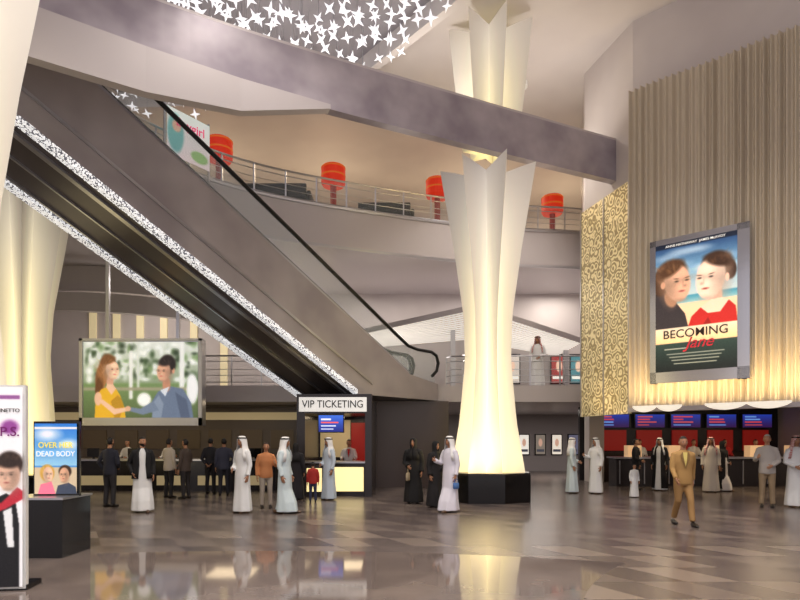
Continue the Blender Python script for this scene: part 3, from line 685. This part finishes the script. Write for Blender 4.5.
def person(name,x,y,face,H=1.76,kind='thobe',top=(235,235,232),bottom=(40,38,42),skin=(176,128,98),hair='short',haircol=(25,20,18),
           L='hang',R='hang',walk=False,coat=None,beard=False,z=0,turn=0,bag=None,shirt=None):
    g=bpy.data.objects.new(name,None); S.collection.objects.link(g); g.location=(x,y,z); g.rotation_euler=(0,0,math.radians(face)); s=H/1.75; g.scale=(s,s,s)
    def rem(o,v=.017):
        md=o.modifiers.new('cloth_surface','REMESH'); md.mode='VOXEL'; md.voxel_size=v; md.use_smooth_shade=True
        sm=o.modifiers.new('soften','SMOOTH'); sm.iterations=3; sm.factor=.5
    arms=[]
    for side,ps in ((1,L),(-1,R)):
        e,w=POSE[ps]; e=Vector((e[0]*side,e[1],e[2])); w=Vector((w[0]*side,w[1],w[2])); arms.append((side,e,w))
    def sleeves(b,k=1.0,cuff=.045):
        for side,e,w in arms:
            sh=Vector((side*.165,0,1.385)); d=(w-e).normalized()
            b.tube([(side*.08,0,1.41),sh,(sh*.55+e*.45)+Vector((side*.012,0,0)),e,(e+w)/2,w-d*.015],[.062*k,.072*k,.062*k,.053*k,.047*k,cuff],12,0)
    if kind in('thobe','abaya'):
        wd=1.0 if kind=='thobe' else 1.1; b=MB(); fw=-.05 if walk else 0
        b.tube([(0,fw,.045),(0,fw,.25),(0,0,.55),(0,0,.88),(0,.0,1.08),(0,0,1.26),(0,0,1.38),(0,.0,1.44),(0,.005,1.49)],
          [(.245*wd,(.27 if walk else .2)*wd),(.235*wd,(.23 if walk else .185)*wd),(.21*wd,.16),(.195,.148),(.175,.13),(.192,.13),(.185,.115),(.12,.09),(.062,.062)],32,0,
          rip=[.06,.055,.035,.018,0,0,0,0,0])
        sleeves(b,1.08 if kind=='thobe' else 1.3,.055 if kind=='thobe' else .075)
        o=b.obj('robe',cm(top),g,True); rem(o)
    else:
        b=MB()
        b.tube([(0,0,.8),(0,0,.92),(0,0,1.08),(0,0,1.26),(0,0,1.38),(0,0,1.44),(0,.005,1.49)],[(.18,.125),(.18,.13),(.165,.118),(.19,.128),(.182,.112),(.12,.09),(.06,.06)],24,0)
        sleeves(b); o=b.obj('jacket' if kind=='suit' else 'shirt',cm(top),g,True); rem(o)
        b=MB(); b.tube([(0,0,.78),(0,0,.86),(0,0,.98)],[(.15,.11),(.172,.122),(.165,.118)],20,0)
        for side in(1,-1):
            if walk: kn,an=((side*.09,-.15,.5),(side*.09,-.24,.1)) if side>0 else ((side*.09,-.0,.49),(side*.09,.24,.13))
            else: kn,an=(side*.1,-.015,.49),(side*.115,.02,.07)
            b.tube([(side*.085,0,.9),(side*.09,0,.78),((side*.09+kn[0])/2,kn[1]*.5,.64),kn,((kn[0]+an[0])/2,(kn[1]+an[1])/2+.01,(kn[2]+an[2])/2),an],[.09,.092,.08,.066,.062,.056],14,0)
        o=b.obj('trousers',cm(bottom),g,True); rem(o)
        if kind=='suit' or shirt:
            b=MB(); b.add([(-.045,-.112,1.44),(.045,-.112,1.44),(.0,-.142,1.16),(-.03,-.135,1.3),(.03,-.135,1.3)],[(0,3,4,1),(3,2,4)]); o=b.obj('shirt_front',cm(shirt or (235,232,228)),g)
            b=MB()
            for e in(-1,1): b.add([(e*.045,-.115,1.45),(e*.085,-.118,1.4),(e*.075,-.138,1.3),(0,-.15,1.13),(e*.03,-.144,1.28)],[(0,1,2,3,4)])
            o=b.obj('lapels',cm(tuple(int(v*.8) for v in top)),g); md=o.modifiers.new('th','SOLIDIFY'); md.thickness=.012
    if coat:
        b=MB(); low=.78 if coat[1]=='jacket' else .1
        open_shell(b,[(0,0,low,.235 if low>.5 else .28,.18 if low>.5 else .23,24),(0,0,(low+1.1)/2,.22,.17,22),(0,0,1.1,.2,.15,20),(0,0,1.28,.212,.15,20),(0,0,1.39,.2,.132,22),(0,0,1.45,.13,.11,26),(0,0,1.5,.075,.078,30)])
        o=b.obj('open_coat',cm(coat[0]),g,True); md=o.modifiers.new('th','SOLIDIFY'); md.thickness=.014
        b=MB(); sleeves(b,1.2,.056); o=b.obj('coat_sleeves',cm(coat[0]),g,True); rem(o)
    b=MB()
    for side in(1,-1):
        fx=side*.11; fy=.02
        if walk: fy=-.24 if side>0 else .22
        if walk and kind=='thobe': fy*=.7
        b.tube([(fx,fy+.075,.045),(fx,fy+.05,.05),(fx,fy-.03,.048),(fx,fy-.12,.034),(fx,fy-.18,.026),(fx,fy-.2,.022)],[(.02,.03),(.036,.048),(.038,.046),(.045,.033),(.036,.024),(.015,.014)],12,0,ref=(0,0,1))
    b.obj('shoes',cm((28,22,20) if kind!='thobe' else (90,66,48),.4,'leather'),g,True)
    b=MB(); yaw=Matrix.Rotation(math.radians(turn),3,'Z'); k0=len(b.v)
    b.ell((0,0,0),(.076,.096,.117),26,20,0,headfn)
    for e in(-1,1):
        b.ell((e*.03,-.074,.006),(.0145,.012,.008),8,6,1); b.ell((e*.03,-.084,.006),(.0065,.004,.0065),8,6,2)
        b.ell((e*.031,-.087,.028),(.018,.006,.0035),8,4,4)
        b.ell((e*.076,.006,-.008),(.010,.02,.031),8,6,0)
    b.ell((0,-.098,-.058),(.024,.008,.0075),10,6,3)
    if beard:
        b.ell((0,0,0),(.079,.1,.121),26,20,4,headfn,keep=lambda q:q[2]<-.32 and q[1]<.15 and not(abs(q[0])<.28 and -.58<q[2]<-.42 and q[1]<0))
    if hair=='short':
        b.ell((0,.004,.004),(.083,.103,.124),26,20,4,headfn,keep=lambda q:(q[1]>.05 and q[2]>-.45) or q[2]>.55)
    if hair=='long':
        b.ell((0,.012,.0),(.09,.11,.128),26,20,4,headfn,keep=lambda q:(q[1]>-.25) or q[2]>.6); b.tube([(0,.06,0),(0,.09,-.12),(0,.1,-.26)],[(.08,.06),(.1,.05),(.07,.03)],14,4)
    for i in range(k0,len(b.v)):
        q=yaw@Vector(b.v[i]); b.v[i]=(q.x,q.y-.015,q.z+1.632)
    b.tube([(0,.005,1.44),(0,.0,1.5),(0,-.01,1.58)],[.062,.052,.05],14,0)
    for side,e,w in arms: hand(b,w,w-e,side,0)
    sk=cm(skin,.55,'skin'); b.obj('head_and_hands',[sk,EYE,IRIS,LIP,cm(haircol,.6,'hair')],g,True)
    if hair in('ghutra','shemagh','shayla'):
        b=MB(); c0=1.632
        if hair=='shayla':
            rg=[(0,0,c0+.137,.004,.004,0),(0,.0,c0+.132,.05,.06,0),(0,.0,c0+.105,.08,.098,0),(0,.002,c0+.06,.094,.112,18),(0,.004,c0,.098,.114,34),(0,.006,c0-.06,.094,.11,32),(0,.008,c0-.115,.088,.105,10),(0,.005,c0-.17,.1,.1,2),(0,.005,c0-.23,.17,.13,2),(0,.01,c0-.33,.212,.15,2),(0,.01,c0-.45,.2,.15,6)]
        else:
            rg=[(0,0,c0+.137,.004,.004,0),(0,.0,c0+.132,.05,.06,0),(0,.0,c0+.105,.084,.1,0),(0,.0,c0+.065,.098,.116,14),(0,.006,c0,.108,.118,42),(0,.012,c0-.08,.115,.12,46),(0,.016,c0-.15,.135,.125,44),(0,.016,c0-.21,.185,.14,40),(0,.015,c0-.3,.222,.158,38),(0,.015,c0-.44,.21,.16,50)]
        open_shell(b,rg,32)
        for i in range(len(b.v)):
            v=Vector(b.v[i]); t=turn*max(0,min(1,(v.z-1.42)/.1)); q=Matrix.Rotation(math.radians(t),3,'Z')@v; b.v[i]=(q.x,q.y-.01,q.z)
        cl=shemagh() if hair=='shemagh' else cm((240,240,240) if hair=='ghutra' else (18,17,20))
        o=b.obj('headscarf',cl,g,True); md=o.modifiers.new('th','SOLIDIFY'); md.thickness=.008; md.offset=1
        if hair!='shayla':
            b=MB()
            for zz,rr in((c0+.078,.1),(c0+.094,.094)):
                pts=[(rr*math.sin(a)*.97,-rr*1.16*math.cos(a)-.01,zz) for a in [2*math.pi*i/20 for i in range(21)]]; b.tube(pts,.009,6,0,ref=(0,0,1))
            b.obj('agal_cord',cm((12,12,12)),g,True)
    if bag:
        side,e,w=arms[0] if bag[1]>0 else arms[1]; bx,by,bz=w.x+side*.01,w.y,w.z-.1
        b=MB(); hx,hy,hz=bag[2]
        b.tube([(bx,by,bz-hz),(bx,by,bz-hz*.9),(bx,by,bz-hz*.3),(bx,by,bz-.06)],[(hx*.8,hy*.7),(hx,hy),(hx,hy*.9),(hx*.85,hy*.4)],14,0,ref=(1,0,0))
        b.tube([(bx,by-.06,bz-.07),(bx,by-.055,bz+.0),(bx,by,bz+.035),(bx,by+.055,bz),(bx,by+.06,bz-.07)],.008,6,0)
        b.obj('handbag',cm(bag[0]),g,True)
    return g
W_=(232,234,236); C_=(206,222,228)
P=person
P('man_in_jacket',-7.35,15.2,165,1.76,'suit',top=(34,36,50),bottom=(42,40,44),L='pocket',R='front')
P('man_in_black_coat',-6.1,14.2,25,1.77,'thobe',top=W_,coat=((20,20,24),'jacket'),hair='short',turn=35,L='hang',R='pocket',beard=True,walk=True)
P('man_in_light_shirt',-6.78,17.6,150,1.74,'shirt',top=(200,190,176),bottom=(40,38,40),L='gest',R='hang')
P('man_in_dark_shirt',-6.22,17.4,-110,1.72,'shirt',top=(84,72,66),bottom=(46,42,44),L='hang',R='front')
P('man_in_dark_suit',-6.0,19.0,180,1.76,'suit',top=(38,38,46),bottom=(36,34,38),L='back',R='back')
P('man_in_grey_suit',-5.4,18.4,200,1.75,'suit',top=(60,62,78),bottom=(40,40,48),R='pocket')
P('woman_in_abaya',-4.75,18.1,110,1.62,'abaya',top=(30,26,30),hair='shayla',R='front')
P('man_in_thobe',-3.68,14.0,-35,1.78,'thobe',top=W_,hair='ghutra',L='hang',R='front')
P('woman_in_patterned_top',-3.35,15.0,20,1.64,'shirt',top=(196,130,84),bottom=(170,160,150),hair='long',haircol=(50,30,20),L='gest')
P('man_in_thobe',-2.68,13.95,75,1.76,'thobe',top=C_,hair='ghutra',L='hang',R='hang',walk=True)
P('woman_in_abaya',-2.95,17.0,170,1.6,'abaya',top=(26,24,30),hair='shayla',L='front')
P('child_in_red_shirt',-2.38,16.4,190,1.1,'shirt',top=(170,44,38),bottom=(46,50,80))
P('man_in_thobe',-2.02,17.0,-50,1.76,'thobe',top=(196,210,224),hair='ghutra',R='front')
P('ticket_clerk',-1.65,19.4,0,1.72,'shirt',top=(230,228,226),L='rest',R='rest',shirt=(200,40,40))
P('woman_in_abaya',.36,16.1,-15,1.74,'abaya',top=(16,15,18),hair='shayla',L='hang',R='front',bag=((176,160,132),-1,(.13,.05,.28)))
P('woman_in_abaya',.9,15.2,40,1.66,'abaya',top=(22,20,24),hair='shayla',L='front')
P('man_in_thobe',1.18,14.2,-50,1.78,'thobe',top=(226,224,236),hair='ghutra',L='hang',R='gest',walk=True,bag=((70,110,170),1,(.09,.04,.2)))
P('man_in_thobe',5.5,19.2,75,1.76,'thobe',top=C_,hair='ghutra',L='front')
P('man_in_thobe',6.2,19.0,-60,1.76,'thobe',top=W_,hair='ghutra',R='gest')
P('child_in_white_thobe',6.95,17.8,10,.98,'thobe',top=W_,hair='short')
P('man_in_dark_suit',8.05,20.5,60,1.74,'suit',top=(26,25,30),bottom=(30,28,32),R='front')
P('man_in_thobe',8.7,20.1,-40,1.76,'thobe',top=W_,hair='ghutra',coat=((24,22,26),'long'))
P('man_in_tan_suit',5.66,12.0,-5,1.77,'suit',top=(176,138,84),bottom=(160,124,78),walk=True,L='swingb',R='swingf',shirt=(225,205,120))
P('man_in_thobe',10.1,19.5,-25,1.78,'thobe',top=(214,206,196),hair='shemagh',L='hang',R='hang')
P('woman_in_open_abaya',10.7,19.9,30,1.66,'thobe',top=(226,222,220),hair='shayla',coat=((18,17,20),'long'),L='front',walk=True)
P('man_in_grey_shirt',9.3,15.2,-30,1.84,'shirt',top=(176,170,166),bottom=(150,130,104),haircol=(190,186,182),L='front',R='gest')
P('man_in_thobe',10.0,15.15,-10,1.8,'thobe',top=W_,hair='shemagh',R='front')
P('man_in_thobe',5.25,22.9,-20,1.95,'thobe',top=W_,hair='shemagh',z=3.7,L='front')
for x,c_ in((11.4,(225,222,220)),(12.6,(190,40,40)),(13.8,(225,222,220)),(9.3,(225,222,220))):
    P('concession_clerk',x,23.3,random.uniform(-20,20),1.72,'shirt',top=c_,L='rest',R='hang',skin=(190,140,110))
for x in(-9.8,-8.3): P('ticket_clerk',x,21.6,random.uniform(-20,20),1.7,'shirt',top=(228,226,224),L='rest',R='rest')

# ------------------------------------------------------------------ lights
def light(name,typ,loc,energy,col=(255,255,255),size=1.0,rot=(0,0,0),sy=None,spot=None,radius=.2):
    L=bpy.data.lights.new(name,typ); L.energy=energy; L.color=lin(col)[:3]
    if typ=='AREA':
        L.size=size
        if sy: L.shape='RECTANGLE'; L.size_y=sy
    elif typ=='SPOT': L.spot_size=math.radians(spot or 90); L.spot_blend=.6; L.shadow_soft_size=radius
    else: L.shadow_soft_size=radius
    o=bpy.data.objects.new(name,L); o.location=loc; o.rotation_euler=rot; S.collection.objects.link(o); return o
WARM=(255,228,186); NEU=(255,244,232)
R180=math.pi
dl=MB()
for x,y in((-9,6),(-4,6),(2,6),(8,6),(-9,1),(-3,1),(4,1),(10,1),(-2,10.5),(4,11),(4,20)):
    dl.tube([(x,y,13.45),(x,y,13.62)],.25,16); light('downlight_lamp','SPOT',(x,y,13.4),1450,NEU,spot=110,radius=.35)  # added spots, fill light for the lobby
dl.obj('recessed_downlight',M['white'])  # cans added to go with the fill spots
for x in(-12,-9,-6): light('ticket_hall_lamp','AREA',(x,21.5,3.05),20,WARM,1.6)
light('booth_lamp','AREA',(-1.95,19.9,2.45),18,WARM,1.4)
for x in(2.5,6,9,13): light('undercroft_lamp','AREA',(x,27,3.05),100,NEU,2.0)  # added fill to lift the dark ground-level rear wall
for x in(9,12,14.5): light('concession_lamp','AREA',(x,19.5,3.05),40,WARM,1.5)
for x,y in((-11,25.5),(-6,25.5),(-1,25.5),(3,25.8),(7,26.5),(12,26)): light('mezzanine_lamp','AREA',(x,y,8.4),90,NEU,1.6)
for x,y in((-8,24),(-3,26),(3,27.5),(8,28)): light('gallery_lamp','AREA',(x,y,13.3),100,WARM,1.5)
for x,y in((-8,25),(-3,26),(3,27),(8,28)): light('gallery_cove_lamp','AREA',(x,y,11.0),34,WARM,1.5,rot=(R180,0,0))  # added fill aimed up at the gallery ceiling, no cove modelled
for x,y,e in((-7,14.0,45),(-3,16.6,45),(0.8,17.2,50),(4.6,18.5,45)): light('beam_cove_lamp','AREA',(x,y,10.7),e,NEU,1.2,rot=(R180,0,0))  # added upward fill that brightens the ceiling around the column
for x,y in((-5,8),(3,10)): light('ceiling_cove_lamp','AREA',(x,y,10.5),110,NEU,1.5,rot=(R180,0,0))  # free-hanging fill added to brighten the main ceiling
for x in(-10,-5,0,5): light('mezzanine_cove_lamp','AREA',(x,24.8,4.0),36,NEU,1.2,rot=(R180,0,0))  # upward fill added for the soffit above the mezzanine
ang=math.atan2(fd.y,fd.x)
q=P0+fd*2.8+fn*.85
o=light('drape_uplight','AREA',(q.x,q.y,2.75),150,(255,218,152),5.4,sy=.12); o.rotation_euler=(math.radians(180-10),0,ang)
for (x,y) in ((2.5,15.5),(-10.1,14.5)):
    light('star_column_uplight','AREA',(x-.7,y,.9),40,(255,228,160),.4,rot=(math.radians(166),0,0)); light('star_column_uplight','AREA',(x+1.3,y+.3,.9),10,(255,232,170),.4,rot=(math.radians(166),0,0))  # added lamps that bring out the column folds
light('gold_uplight','AREA',(5.5,18.0,2.5),14,WARM,.5,rot=(math.radians(172),0,math.radians(-70)))
W=bpy.data.worlds.new('lobby_ambient'); S.world=W; W.use_nodes=True
W.node_tree.nodes['Background'].inputs[0].default_value=lin((232,224,228)); W.node_tree.nodes['Background'].inputs[1].default_value=1.0

# ------------------------------------------------------------------ camera
cd=bpy.data.cameras.new('camera'); cam=bpy.data.objects.new('camera',cd); S.collection.objects.link(cam)
cam.location=(0,0,1.7); cam.rotation_euler=(math.radians(90),0,0)
cd.sensor_width=36; cd.lens=27.0; cd.shift_y=.175; cd.clip_end=200
S.camera=cam
